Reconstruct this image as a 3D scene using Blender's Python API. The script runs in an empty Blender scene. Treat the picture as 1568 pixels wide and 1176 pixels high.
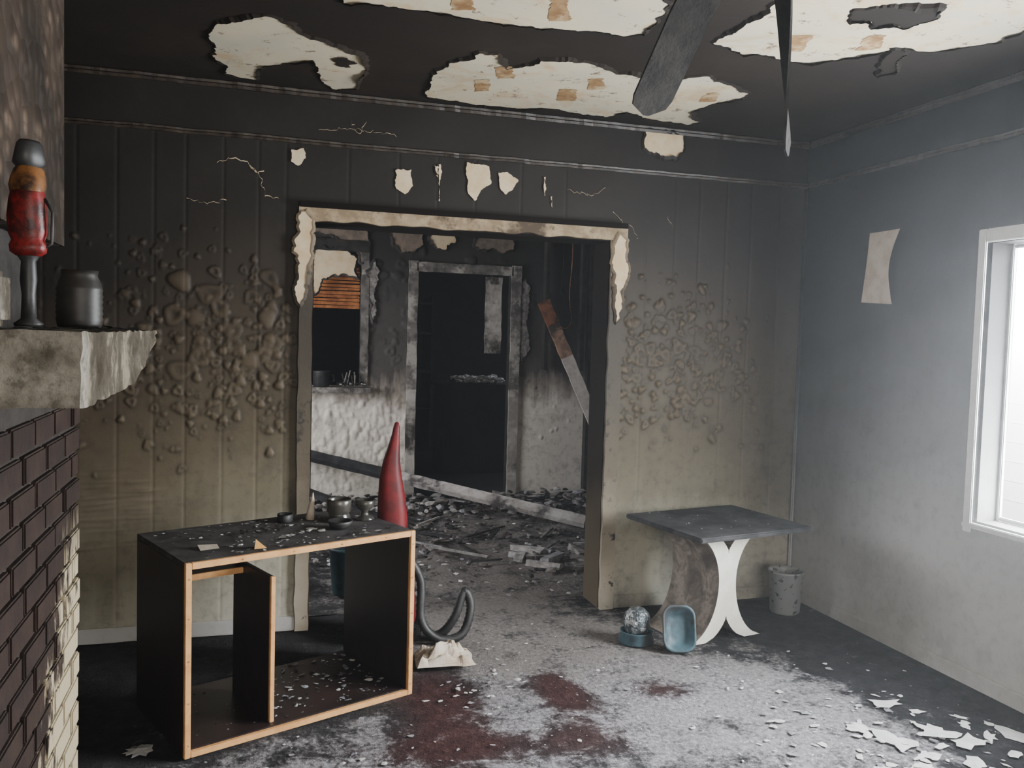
import bpy, bmesh, math, random
import numpy as np
from mathutils import Vector, Matrix, noise
random.seed(7); rng=np.random.default_rng(7)
S=bpy.context.scene; COL=S.collection

# ------------------------------------------------------------------ materials
def newmat(name):
    m=bpy.data.materials.new(name); m.use_nodes=True
    nt=m.node_tree; nt.nodes.clear()
    o=nt.nodes.new('ShaderNodeOutputMaterial'); b=nt.nodes.new('ShaderNodeBsdfPrincipled')
    nt.links.new(b.outputs[0],o.inputs[0]); return m,nt,b
class N:
    def __init__(s,nt): s.nt=nt
    def _in(s,n,i,v):
        if v is None: return
        if hasattr(v,'is_linked') or isinstance(v,bpy.types.NodeSocket): s.nt.links.new(v,n.inputs[i])
        else:
            if isinstance(v,(tuple,list)) and len(v)==3 and n.inputs[i].type=='RGBA': v=(*v,1)
            n.inputs[i].default_value=v
    def pos(s):
        return s.nt.nodes.new('ShaderNodeTexCoord').outputs['Object']
    def sep(s,v):
        n=s.nt.nodes.new('ShaderNodeSeparateXYZ'); s._in(n,0,v); return n.outputs
    def math(s,op,a,b=None,c=None,clamp=False):
        n=s.nt.nodes.new('ShaderNodeMath'); n.operation=op; n.use_clamp=clamp
        s._in(n,0,a); s._in(n,1,b); s._in(n,2,c); return n.outputs[0]
    def noise(s,v,scale,detail=4,rough=.6,dist=0.0):
        n=s.nt.nodes.new('ShaderNodeTexNoise'); s._in(n,'Vector',v)
        n.inputs['Scale'].default_value=scale; n.inputs['Detail'].default_value=min(detail,5)
        n.inputs['Roughness'].default_value=rough; n.inputs['Distortion'].default_value=dist
        return n.outputs[0]
    def voro(s,v,scale,feat='F1'):
        n=s.nt.nodes.new('ShaderNodeTexVoronoi'); n.feature=feat; s._in(n,'Vector',v); n.inputs['Scale'].default_value=scale
        return n.outputs[0]
    def scalev(s,v,sc):
        n=s.nt.nodes.new('ShaderNodeMapping'); s._in(n,0,v); n.inputs['Scale'].default_value=sc; return n.outputs[0]
    def ramp(s,f,stops,interp='LINEAR'):
        n=s.nt.nodes.new('ShaderNodeValToRGB'); s._in(n,0,f); cr=n.color_ramp; cr.interpolation=interp
        while len(cr.elements)<len(stops): cr.elements.new(0.5)
        for e,(p,c) in zip(cr.elements,stops):
            e.position=p; e.color=(*c,1) if len(c)==3 else c
        return n.outputs[0]
    def step(s,f,a,b):
        n=s.nt.nodes.new('ShaderNodeMapRange'); n.interpolation_type='SMOOTHSTEP'; s._in(n,0,f)
        n.inputs[1].default_value=a; n.inputs[2].default_value=b; return n.outputs[0]
    def mix(s,f,a,b,mode='MIX'):
        n=s.nt.nodes.new('ShaderNodeMix'); n.data_type='RGBA'; n.blend_type=mode
        s._in(n,0,f); 
        for i,v in ((6,a),(7,b)):
            s._in(n,i,v)
        return n.outputs[2]
    def attr(s,name):
        n=s.nt.nodes.new('ShaderNodeAttribute'); n.attribute_name=name; return n.outputs['Fac']
    def bump(s,h,st=.3,d=.01):
        n=s.nt.nodes.new('ShaderNodeBump'); n.inputs['Strength'].default_value=st; n.inputs['Distance'].default_value=d
        s._in(n,'Height',h); return n.outputs[0]

def simple(name,c1,c2=None,rough=.8,scale=20,bump=.3,bd=.004,metal=0,dirt=None,spec=.3):
    m,nt,b=newmat(name); q=N(nt); p=q.pos()
    if c2 is None: c2=tuple(x*.6 for x in c1)
    n=q.noise(p,scale,5,.65); c=q.mix(q.step(n,.35,.65),c1,c2)
    if dirt:
        n2=q.noise(p,scale*.35,5,.7); c=q.mix(q.step(n2,.48,.62),c,dirt)
    nt.links.new(c,b.inputs['Base Color']); b.inputs['Roughness'].default_value=rough
    b.inputs['Metallic'].default_value=metal; b.inputs['Specular IOR Level'].default_value=spec
    if bump: nt.links.new(q.bump(n,bump,bd),b.inputs['Normal'])
    return m

def wallmat(name,stops,amp=.25,rough=.75,streak=.3,grime=(.02,.016,.012),zmax=2.7,xdark=None,bub=False,gr=.35,spec=.25):
    m,nt,b=newmat(name); q=N(nt); p=q.pos(); xyz=q.sep(p)
    n1=q.noise(p,1.3,4,.6); n2=q.noise(q.scalev(p,(6,6,.7)),2.2,5,.65)
    z=q.math('ADD',xyz[2],q.math('MULTIPLY',q.math('SUBTRACT',n1,.5),amp*2))
    z=q.math('ADD',z,q.math('MULTIPLY',q.math('SUBTRACT',n2,.5),amp*streak*2))
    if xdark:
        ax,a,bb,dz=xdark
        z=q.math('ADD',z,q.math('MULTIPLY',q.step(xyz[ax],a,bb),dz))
    c=q.ramp(q.math('DIVIDE',z,zmax),[(s/zmax,cc) for s,cc in stops])
    n3=q.noise(p,22,5,.7); n4=q.noise(p,5,5,.65)
    c=q.mix(q.math('MULTIPLY',q.step(n3,.45,.75),gr),c,grime); c=q.mix(q.math('MULTIPLY',q.step(n4,.5,.72),gr),c,grime)
    if bub:
        c=q.mix(q.math('MULTIPLY',q.attr('halo'),.7),c,(.018,.013,.008))  # rim soot, with shading baked around the blisters for relief contrast
        c=q.mix(q.math('MULTIPLY',q.step(q.attr('bub'),.05,.5),.4),c,(.11,.080,.049))
    nt.links.new(c,b.inputs['Base Color']); b.inputs['Roughness'].default_value=rough
    b.inputs['Specular IOR Level'].default_value=spec
    nt.links.new(q.bump(n3,.3,.003),b.inputs['Normal'])
    return m

M={}
M['wall_back']=wallmat('soot_panelling',[(0,(.52,.50,.42)),(.38,(.34,.32,.25)),(.62,(.155,.136,.092)),(1.0,(.088,.070,.043)),(1.45,(.055,.041,.025)),(1.78,(.027,.019,.012)),(2.05,(.010,.0075,.0055)),(2.7,(.008,.006,.005))],amp=.2,streak=.5,xdark=(0,-.1,-.7,.3),bub=True,rough=.6,spec=.3)
M['wall_right']=wallmat('soot_glare_panelling_grey',[(0,(.62,.61,.58)),(.7,(.40,.40,.39)),(1.1,(.18,.18,.18)),(1.5,(.066,.067,.068)),(1.85,(.020,.020,.020)),(2.2,(.010,.010,.010)),(2.7,(.008,.008,.008))],amp=.12,streak=.35,xdark=(1,3.0,4.2,.35),gr=.15)  # soot towards the top; paler near the window, its glare put into the colour
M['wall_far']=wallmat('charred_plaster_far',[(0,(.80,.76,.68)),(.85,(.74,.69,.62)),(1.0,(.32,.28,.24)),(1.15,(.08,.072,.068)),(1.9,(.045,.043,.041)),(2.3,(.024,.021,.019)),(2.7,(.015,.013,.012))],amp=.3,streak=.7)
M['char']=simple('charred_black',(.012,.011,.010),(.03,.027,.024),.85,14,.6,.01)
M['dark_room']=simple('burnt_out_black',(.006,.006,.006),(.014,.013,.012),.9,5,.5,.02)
M['trim_dark']=simple('sooty_trim',(.014,.010,.0075),(.045,.031,.020),.45,18,.5,.006,spec=.5)
M['cream']=simple('cream_plaster',(.68,.57,.40),(.60,.45,.27),.85,10,.2,.003)
M['white_paint']=simple('white_paint_flake',(.75,.74,.72),(.6,.6,.6),.8,25,.2)
M['grey_flake']=simple('grey_flake',(.35,.35,.37),(.2,.2,.22),.9,25,.2)
M['ash']=simple('ash_grey',(.28,.26,.245),(.11,.10,.095),.95,18,.8,.02)
M['ash_light']=simple('ash_light',(.50,.48,.47),(.26,.26,.26),.95,22,.8,.02)
M['wood_raw']=simple('raw_wood_edge',(.70,.39,.16),(.56,.29,.11),.6,14,.2)
M['espresso']=simple('espresso_laminate',(.022,.011,.010),(.011,.007,.006),.42,8,.1,spec=.45)
M['sooty_top']=simple('sooty_cabinet_top',(.022,.02,.02),(.07,.066,.065),.7,12,.5)
M['red']=simple('melted_red_plastic',(.15,.007,.009),(.06,.005,.006),.5,12,.2,spec=.3)
M['red_bright']=simple('red_plastic',(.20,.009,.008),(.03,.005,.004),.45,26,.5,spec=.35)
M['gold']=simple('singed_brass',(.20,.085,.025),(.03,.015,.01),.5,25,.4,metal=.1)
M['black_plastic']=simple('black_plastic',(.012,.012,.013),(.03,.03,.03),.5,15,.2,spec=.4)
M['teal']=simple('teal_plastic',(.06,.125,.155),(.04,.08,.10),.5,14,.15,dirt=(.035,.04,.045),spec=.4)
M['teal_dark']=simple('sooty_teal_plastic',(.02,.05,.06),(.012,.02,.024),.6,14,.15)
M['paper']=simple('paper_sheet',(.60,.53,.44),(.46,.38,.29),.8,9,.1)
M['cardboard']=simple('singed_card',(.65,.38,.12),(.5,.25,.07),.7,20,.1)
M['mortar']=simple('sooty_mortar',(.018,.015,.013),(.034,.029,.025),.9,30,.5)
M['glassy']=simple('sooty_glass',(.07,.065,.055),(.02,.02,.018),.25,14,.1,spec=.6)
M['glassy2']=simple('sooty_black_glass',(.022,.020,.017),(.010,.009,.008),.5,14,.1,spec=.35)
M['board']=simple('charred_board',(.62,.60,.58),(.38,.35,.33),.8,8,.4,dirt=(.08,.07,.07))
M['board_black']=simple('burnt_timber',(.012,.012,.013),(.03,.03,.034),.75,12,.8,.01)
M['slat']=simple('orange_lath',(.42,.16,.05),(.22,.07,.02),.75,14,.4)
M['copper']=simple('copper_pipe',(.28,.12,.05),(.12,.05,.03),.5,14,.2,metal=.3)
m,nt,b=newmat('sooty_ceiling'); q=N(nt); p=q.pos()
n1=q.noise(p,1.2,5,.6); n2=q.noise(p,30,5,.7)
c=q.ramp(n1,[(.3,(.009,.006,.0045)),(.55,(.018,.012,.008)),(.8,(.038,.026,.017))]); c=q.mix(q.step(n2,.5,.8),c,(.011,.0085,.007))
nt.links.new(c,b.inputs[0]); b.inputs['Roughness'].default_value=.8; b.inputs['Specular IOR Level'].default_value=.3; nt.links.new(q.bump(n2,.3,.004),b.inputs['Normal']); M['ceiling']=m
m,nt,b=newmat('exposed_ceiling_plaster'); q=N(nt); p=q.pos(); xyz=q.sep(p)
nz=q.noise(p,3,4,.6)
c=q.ramp(q.noise(p,2.2,4,.55),[(.3,(.76,.67,.47)),(.5,(.70,.62,.46)),(.7,(.58,.56,.44))])
c=q.mix(q.math('MULTIPLY',q.step(q.noise(p,3.0,5,.65,.8),.50,.66),.55),c,(.58,.36,.15))
c=q.mix(q.math('MULTIPLY',q.step(q.noise(p,12,5,.75),.58,.66),.8),c,(.12,.055,.025))
nt.links.new(c,b.inputs[0]); b.inputs['Roughness'].default_value=.85; M['ceil_plaster']=m
m,nt,b=newmat('door_casing_paint'); q=N(nt); p=q.pos(); xyz=q.sep(p)
nn=q.noise(p,5,5,.65); z=q.math('ADD',xyz[2],q.math('MULTIPLY',q.math('SUBTRACT',nn,.5),.5))
c=q.ramp(q.math('DIVIDE',z,2.7),[(0,(.46,.41,.32)),(.17,(.24,.205,.15)),(.28,(.10,.080,.052)),(.5,(.045,.035,.023)),(.60,(.036,.027,.018)),(.68,(.10,.075,.047)),(.8,(.3,.23,.15))])
c=q.mix(q.step(q.noise(p,11,5,.7),.56,.66),c,(.02,.016,.012))
nt.links.new(c,b.inputs[0]); b.inputs['Roughness'].default_value=.7; nt.links.new(q.bump(nn,.5,.01),b.inputs['Normal']); M['casing']=m
m,nt,b=newmat('jamb_paint'); q=N(nt); p=q.pos(); xyz=q.sep(p)
nn=q.noise(p,5,5,.65); z=q.math('ADD',xyz[2],q.math('MULTIPLY',q.math('SUBTRACT',nn,.5),.4))
c=q.ramp(q.math('DIVIDE',z,2.7),[(0,(.10,.08,.052)),(.18,(.06,.046,.03)),(.28,(.018,.014,.010)),(.6,(.008,.007,.006)),(.8,(.010,.008,.007))])
nt.links.new(c,b.inputs[0]); b.inputs['Roughness'].default_value=.9; b.inputs['Specular IOR Level'].default_value=.05; M['jamb']=m
# floor
m,nt,b=newmat('burnt_carpet'); q=N(nt); p=q.pos()
ash=q.attr('ash'); mar=q.attr('maroon')
nA=q.noise(p,4.0,5,.72,.4); nB=q.noise(p,45,5,.75); nC=q.noise(p,14,5,.7)
c=q.ramp(nC,[(.3,(.014,.014,.015)),(.6,(.032,.032,.034)),(.8,(.07,.07,.073))])
redc=q.ramp(nC,[(.3,(.020,.009,.009)),(.6,(.045,.021,.02)),(.8,(.09,.06,.06))])
c=q.mix(mar,c,redc)
s=q.math('ADD',ash,q.math('MULTIPLY',q.math('SUBTRACT',nA,.5),2.5)); s=q.math('ADD',s,q.math('MULTIPLY',q.math('SUBTRACT',nB,.5),1.1))
s=q.math('ADD',s,q.math('MULTIPLY',q.math('SUBTRACT',nC,.5),1.1))
ashc=q.ramp(nB,[(.3,(.14,.135,.14)),(.55,(.31,.30,.315)),(.75,(.60,.59,.62))])
yy=q.math('ADD',q.sep(p)[1],q.math('MULTIPLY',q.math('SUBTRACT',nA,.5),1.0))
ashc=q.mix(q.step(yy,3.9,3.2),q.mix(.6,ashc,(.16,.138,.11)),ashc)
c=q.mix(q.math('MULTIPLY',q.step(s,.36,1.05),.95),c,ashc)
nt.links.new(c,b.inputs[0]); b.inputs['Roughness'].default_value=.95; b.inputs['Specular IOR Level'].default_value=.12
nt.links.new(q.bump(q.math('ADD',nB,nC),.9,.014),b.inputs['Normal']); M['floor']=m
m,nt,b=newmat('sooty_brick'); q=N(nt); p=q.pos(); xyz=q.sep(p)
nn=q.noise(p,9,5,.7)
c=q.ramp(nn,[(.3,(.011,.008,.007)),(.55,(.022,.013,.010)),(.8,(.042,.026,.020))])
sc=q.math('ADD',q.math('MULTIPLY',q.math('SUBTRACT',xyz[1],2.28),2.4),q.math('MULTIPLY',q.math('SUBTRACT',.72,xyz[2]),1.3))
sc=q.math('ADD',sc,q.math('MULTIPLY',q.math('SUBTRACT',q.noise(q.scalev(p,(3,3,1)),7,5,.7),.5),2.8))
sc=q.math('MULTIPLY',q.step(sc,.25,.6),q.step(xyz[2],1.02,.8))
c=q.mix(sc,c,(.42,.36,.245)); nt.links.new(c,b.inputs[0]); b.inputs['Roughness'].default_value=.8; b.inputs['Specular IOR Level'].default_value=.2
nt.links.new(q.bump(nn,.6,.008),b.inputs['Normal']); M['brick']=m
m,nt,b=newmat('stone_mantel'); q=N(nt); p=q.pos()
nn=q.noise(p,8,5,.65); n2=q.noise(p,34,5,.7)
c=q.ramp(nn,[(.32,(.05,.044,.036)),(.48,(.18,.166,.138)),(.66,(.38,.36,.31))]); c=q.mix(q.math('MULTIPLY',q.step(n2,.48,.66),.6),c,(.07,.062,.05))
fy=q.step(q.sep(p)[1],1.64,1.72); c=q.mix(q.math('MULTIPLY',fy,.7),c,q.mix(q.step(nn,.5,.6),(.035,.026,.016),(.16,.13,.085)))
nt.links.new(c,b.inputs[0]); b.inputs['Roughness'].default_value=.9; b.inputs['Specular IOR Level'].default_value=.1; nt.links.new(q.bump(q.math('ADD',nn,n2),.8,.014),b.inputs['Normal']); M['stone']=m
m,nt,b=newmat('blistered_soot'); q=N(nt); p=q.pos()
v=q.voro(p,17); nn=q.noise(p,5,4,.6)
c=q.mix(q.step(nn,.35,.7),(.022,.016,.012),(.05,.035,.025)); c=q.mix(q.math('MULTIPLY',q.math('SUBTRACT',1,q.step(v,.15,.42)),q.math('MULTIPLY',q.step(nn,.4,.62),.7)),c,(.14,.10,.07))
nt.links.new(c,b.inputs[0]); b.inputs['Roughness'].default_value=.7; b.inputs['Specular IOR Level'].default_value=.2; nt.links.new(q.bump(q.math('SUBTRACT',1,v),1,.03),b.inputs['Normal']); M['blister']=m
m,nt,b=newmat('table_side'); q=N(nt); p=q.pos()
c=q.ramp(q.noise(p,9,5,.7,.6),[(.35,(.05,.04,.03)),(.5,(.13,.105,.08)),(.62,(.26,.22,.18)),(.75,(.07,.052,.04))])
nt.links.new(c,b.inputs[0]); b.inputs['Roughness'].default_value=.75; M['table_side']=m
M['table_white']=simple('table_white_edge',(.84,.83,.76),(.74,.71,.62),.6,6,.1)
M['table_top']=simple('sooty_table_top',(.018,.018,.019),(.05,.05,.052),.75,8,.3,spec=.15)
m,nt,b=newmat('speckled_enamel'); q=N(nt); p=q.pos()
c=q.mix(q.step(q.noise(p,38,3,.5),.58,.64),(.27,.28,.27),(.07,.07,.07)); nt.links.new(c,b.inputs[0]); b.inputs['Roughness'].default_value=.4; M['enamel']=m
m,nt,b=newmat('clear_glass'); q=N(nt); p=q.pos(); 
nt.links.new(q.mix(q.step(q.noise(p,30,4,.6),.5,.62),(.10,.12,.13),(.65,.68,.70)),b.inputs['Base Color']); b.inputs['Roughness'].default_value=.1; b.inputs['Metallic'].default_value=.5; nt.links.new(q.bump(q.noise(p,26,4,.6),1,.02),b.inputs['Normal']); M['glass']=m

# ------------------------------------------------------------------ mesh builder
class B:
    def __init__(s,mats): s.v=[];s.f=[];s.m=[];s.sm=[];s.mats=mats
    def add(s,vs,fs,mi=0,smooth=False,M4=None):
        o=len(s.v)
        for v in vs: s.v.append(tuple(M4@Vector(v)) if M4 is not None else tuple(v))
        for f in fs: s.f.append(tuple(i+o for i in f)); s.m.append(mi); s.sm.append(smooth)
    def box(s,a,b,mi=0,M4=None,jit=0):
        x0,y0,z0=a;x1,y1,z1=b
        vs=[(x0,y0,z0),(x1,y0,z0),(x1,y1,z0),(x0,y1,z0),(x0,y0,z1),(x1,y0,z1),(x1,y1,z1),(x0,y1,z1)]
        if jit: vs=[tuple(c+random.uniform(-jit,jit) for c in v) for v in vs]
        s.add(vs,[(0,3,2,1),(4,5,6,7),(0,1,5,4),(1,2,6,5),(2,3,7,6),(3,0,4,7)],mi,False,M4)
    def bbox(s,a,b,mi=0,M4=None,r=.004):
        bm=bmesh.new(); bmesh.ops.create_cube(bm,size=1)
        for v in bm.verts: v.co=Vector([ (a[i]+b[i])/2+v.co[i]*(b[i]-a[i]) for i in range(3)])
        bmesh.ops.bevel(bm,geom=bm.edges[:],offset=r,segments=2,affect='EDGES')
        s.bm(bm,mi,M4)
    def bm(s,bm,mi=0,M4=None,smooth=False):
        bm.verts.index_update(); s.add([v.co.copy() for v in bm.verts],[[v.index for v in f.verts] for f in bm.faces],mi,smooth,M4); bm.free()
    def lathe(s,prof,c=(0,0,0),mi=0,n=32,M4=None,wob=0):
        vs=[];fs=[]
        for r,z in prof:
            for i in range(n):
                a=2*math.pi*i/n; rr=r*(1+wob*math.sin(3*a+z*20)+wob*.7*math.sin(2*a-z*60))
                vs.append((c[0]+rr*math.cos(a),c[1]+rr*math.sin(a),c[2]+z))
        for j in range(len(prof)-1):
            for i in range(n):
                k=(i+1)%n; fs.append((j*n+i,j*n+k,(j+1)*n+k,(j+1)*n+i))
        s.add(vs,fs,mi,True,M4)
    def tube(s,pts,r,mi=0,n=12,rib=0):
        pts=[Vector(p) for p in pts]; vs=[];fs=[]
        for j,p in enumerate(pts):
            t=(pts[min(j+1,len(pts)-1)]-pts[max(j-1,0)]).normalized()
            a=t.orthogonal() if j==0 else pa-t*pa.dot(t)
            a.normalize(); pa=a; bb=t.cross(a); rr=(r[j] if isinstance(r,list) else r)*(1+(rib if j%2 else 0))
            for i in range(n):
                an=2*math.pi*i/n; vs.append(p+a*rr*math.cos(an)+bb*rr*math.sin(an))
        for j in range(len(pts)-1):
            for i in range(n):
                k=(i+1)%n; fs.append((j*n+i,j*n+k,(j+1)*n+k,(j+1)*n+i))
        fs.append(tuple(range(n))[::-1]); fs.append(tuple((len(pts)-1)*n+i for i in range(n)))
        s.add(vs,fs,mi,True)
    def lump(s,c,sz,mi=0,flat=1.0,sub=1):
        bm=bmesh.new(); bmesh.ops.create_icosphere(bm,subdivisions=sub,radius=1)
        rot=Matrix.Rotation(random.uniform(0,6.3),4,'Z')@Matrix.Rotation(random.uniform(-.4,.4),4,'X')
        sx=(sz*random.uniform(.6,1.3),sz*random.uniform(.5,1.2),sz*flat*random.uniform(.5,1))
        for v in bm.verts:
            k=random.uniform(.65,1.15); v.co=rot@Vector((v.co.x*sx[0]*k,v.co.y*sx[1]*k,v.co.z*sx[2]*k))+Vector(c)
        s.bm(bm,mi)
    def flake(s,c,sz,mi=0,tilt=.3,M4=None):
        n=random.randint(4,8) if sz<.03 else random.randint(9,14); a0=random.uniform(0,6.3); el=random.uniform(.4,1); ra=random.uniform(0,6.3)
        R_=Matrix.Rotation(ra,3,'Z')@Matrix.Rotation(random.uniform(-tilt,tilt),3,'X')
        vs=[]
        for i in range(n):
            a=a0+2*math.pi*i/n; r=sz*random.uniform(.45,1.15)
            vs.append(Vector(c)+R_@Vector((r*math.cos(a),r*el*math.sin(a),0)))
        mn=min(v.z for v in vs)-c[2]
        for v in vs: v.z-=mn
        ctr=sum(vs,Vector())/n+Vector((0,0,min(.004,sz*random.uniform(0,.2))))
        s.add(vs+[ctr],[(i,(i+1)%n,n) for i in range(n)],mi,False,M4)
    def obj(s,name,loc=None):
        me=bpy.data.meshes.new(name); me.from_pydata([tuple(v) for v in s.v],[],s.f)
        for m_ in s.mats: me.materials.append(m_)
        me.polygons.foreach_set('material_index',s.m); me.polygons.foreach_set('use_smooth',s.sm); me.update()
        o=bpy.data.objects.new(name,me); COL.objects.link(o)
        if loc is not None:
            L=Vector(loc); me.transform(Matrix.Translation(-L)); o.location=L
        return o

def ngrid(us,vs,hole=None):
    us=np.array(us);vs=np.array(vs); nu,nv=len(us),len(vs)
    Ug,Vg=np.meshgrid(us,vs,indexing='ij')
    I=np.arange(nu*nv).reshape(nu,nv)
    cu=(us[:-1]+us[1:])/2; cv=(vs[:-1]+vs[1:])/2
    keep=np.ones((nu-1,nv-1),bool)
    for (a,b_,c,d) in (hole or []):
        keep&=~(((cu>a)&(cu<b_))[:,None]&((cv>c)&(cv<d))[None,:])
    q_=np.stack([I[:-1,:-1],I[1:,:-1],I[1:,1:],I[:-1,1:]],-1)[keep]
    return Ug,Vg,q_
def seg(*pts,step):
    out=[]
    for a,b_ in zip(pts[:-1],pts[1:]):
        n=max(1,int(round((b_-a)/step))); out+=list(np.linspace(a,b_,n+1)[:-1])
    return out+[pts[-1]]
def gridobj(name,P,faces,mat,attrs=None):
    me=bpy.data.meshes.new(name); co=P.reshape(-1,3)
    used=np.zeros(len(co),bool); used[faces.ravel()]=True
    idx=np.cumsum(used)-1; co=co[used]; fc=idx[faces]
    me.from_pydata(co.tolist(),[],fc.tolist()); me.materials.append(mat)
    me.polygons.foreach_set('use_smooth',[True]*len(me.polygons))
    for k,a in (attrs or {}).items():
        at=me.attributes.new(k,'FLOAT','POINT'); at.data.foreach_set('value',a.ravel()[used].astype(np.float32))
    o=bpy.data.objects.new(name,me); COL.objects.link(o); return o
def join(a,others):
    bpy.ops.object.select_all(action='DESELECT')
    for o in others: o.select_set(True)
    a.select_set(True); bpy.context.view_layer.objects.active=a; bpy.ops.object.join(); return a

H=2.69; D=4.4; XR=3.1; XL=-1.25; D2=4.6; DF=7.8; YB=-2.2
OX0,OX1,OZ=.28,1.865,2.05

# ------------------------------------------------------------------ back wall with blisters
def bumps(Ug,Vg,us,vs,list_):
    Hh=np.zeros_like(Ug)
    us=np.array(us);vs=np.array(vs)
    for (cx,cz,r,h,kind,el,an) in list_:
        i0,i1=np.searchsorted(us,[cx-r*1.6,cx+r*1.6]); j0,j1=np.searchsorted(vs,[cz-r*1.6,cz+r*1.6])
        if i1<=i0 or j1<=j0: continue
        dx=Ug[i0:i1,j0:j1]-cx; dz=Vg[i0:i1,j0:j1]-cz
        a=dx*math.cos(an)+dz*math.sin(an); b_=(-dx*math.sin(an)+dz*math.cos(an))/el
        d=np.sqrt(a*a+b_*b_)/r*(1+.12*np.sin(3*np.arctan2(b_,a)+an*5))
        w=np.clip(1-d*d,0,1)
        if kind==0: hh=h*w**.55
        else: hh=h*(w**.55)*(1-.95*np.exp(-(d/.6)**2))
        Hh[i0:i1,j0:j1]=np.maximum(Hh[i0:i1,j0:j1],hh)
    return Hh
us=seg(XL,-.85,.22,OX0,OX1,1.94,2.9,XR,step=.006); vs=seg(0,.7,OZ,H,step=.0065)
Ug,Vg,fc=ngrid(us,vs,[(OX0,OX1,-.1,OZ)])
bl=[]
def cluster(n,x0,x1,z0,z1,cx,cz,sx,sz,rm=(.008,.025),hk=(.3,.5),ring=.4):
    k=0
    while k<n:
        x=random.uniform(x0,x1); z=random.uniform(z0,z1)
        if random.random()<math.exp(-((x-cx)/sx)**2-((z-cz)/sz)**2):
            r=random.uniform(*rm)
            bl.append((x,z,r,r*random.uniform(*hk),0 if random.random()>ring else 1,random.uniform(.8,1.5),random.uniform(0,3))); k+=1
cluster(250,-.7,.2,.88,1.9,-.08,1.40,.42,.32)
cluster(18,-.4,.18,1.15,1.85,-.05,1.52,.35,.3,(.03,.05),(.18,.28),.85)
cluster(150,-1.1,.2,.75,2.0,-.45,1.4,.7,.5,(.006,.018))
cluster(280,1.95,2.85,.88,1.85,2.2,1.38,.42,.32,(.008,.021),(.4,.6))
cluster(14,1.98,2.6,1.1,1.75,2.2,1.45,.35,.3,(.022,.034),(.2,.35),.85)
cluster(90,1.95,3.0,.8,1.95,2.4,1.4,.6,.5,(.005,.014),(.4,.6))
HB=bumps(Ug,Vg,us,vs,bl)
def blur(a,k):
    ker=np.hanning(k+2)[1:-1]; ker/=ker.sum()
    a=np.apply_along_axis(lambda r:np.convolve(r,ker,'same'),0,a); return np.apply_along_axis(lambda r:np.convolve(r,ker,'same'),1,a)
mask=(HB>.0012).astype(float); halo=np.clip(blur(mask,9)*2.2,0,1)*(1-mask)+.6*mask*np.clip(1-HB/.005,0,1)
halo=np.clip(halo,0,1)
gr=np.zeros_like(Ug)
for gx in [-1.1,-.92,-.78,-.61,-.45,-.31,-.14,.02,.15, .45,.7,.9,1.1,1.35,1.6, 2.08,2.26,2.41,2.58,2.74,2.93]:
    gr-=.0022*np.exp(-((Ug-gx)/.005)**2)*(Vg<2.42)
lo=.0025*np.sin(Ug*9+np.sin(Vg*4)*2)*np.sin(Vg*7)
wr=np.zeros_like(Ug)
for _ in range(60):
    x=random.uniform(-.8,-.45); z=random.uniform(.45,.85)
    wr+=.003*np.exp(-((Vg-z-.05*(Ug-x))/.006)**2)*np.exp(-((Ug-x)/.06)**2)
Y=D-(HB+gr+lo+wr)
wb=gridobj('wall_back',np.stack([Ug,Y,Vg],-1),fc,M['wall_back'],attrs={'bub':HB*50,'halo':halo})
core=B([M['jamb'],M['wall_far']])
core.box((XL,D+.02,0),(OX0-.005,D2,H),0); core.box((OX1+.005,D+.02,0),(XR+1.2,D2,H),0); core.box((OX0-.005,D+.02,OZ+.005),(OX1+.005,D2,H),0)
co=core.obj('wb_core'); join(wb,[co])
# ------------------------------------------------------------------ right wall with window opening
WY0,WY1,WZ0,WZ1=1.50,3.06,.74,1.98
us=seg(YB,WY0,WY1,D,step=.03); vs=seg(0,WZ0,WZ1,H,step=.03)
Ug,Vg,fc=ngrid(us,vs,[(WY0,WY1,WZ0,WZ1)])
X=XR+.002*np.sin(Ug*5)*np.sin(Vg*4)
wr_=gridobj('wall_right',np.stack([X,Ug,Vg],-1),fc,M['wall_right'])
c2=B([M['wall_right']])
c2.box((XR+.02,YB,0),(XR+.16,WY0,H)); c2.box((XR+.02,WY1,0),(XR+.16,D+.02,H)); c2.box((XR+.02,WY0,0),(XR+.16,WY1,WZ0)); c2.box((XR+.02,WY0,WZ1),(XR+.16,WY1,H))
join(wr_,[c2.obj('c2')])
w=B([M['wall_back']]); w.box((XL-.14,YB,0),(XL,D+.2,H)); w.obj('wall_left')
w=B([M['wall_right']])
w.box((XL-.14,YB-.14,0),(-.4,YB,H)); w.box((2.4,YB-.14,0),(XR+.16,YB,H)); w.box((-.4,YB-.14,0),(2.4,YB,.7)); w.box((-.4,YB-.14,2.2),(2.4,YB,H)); w.obj('wall_rear')
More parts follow.
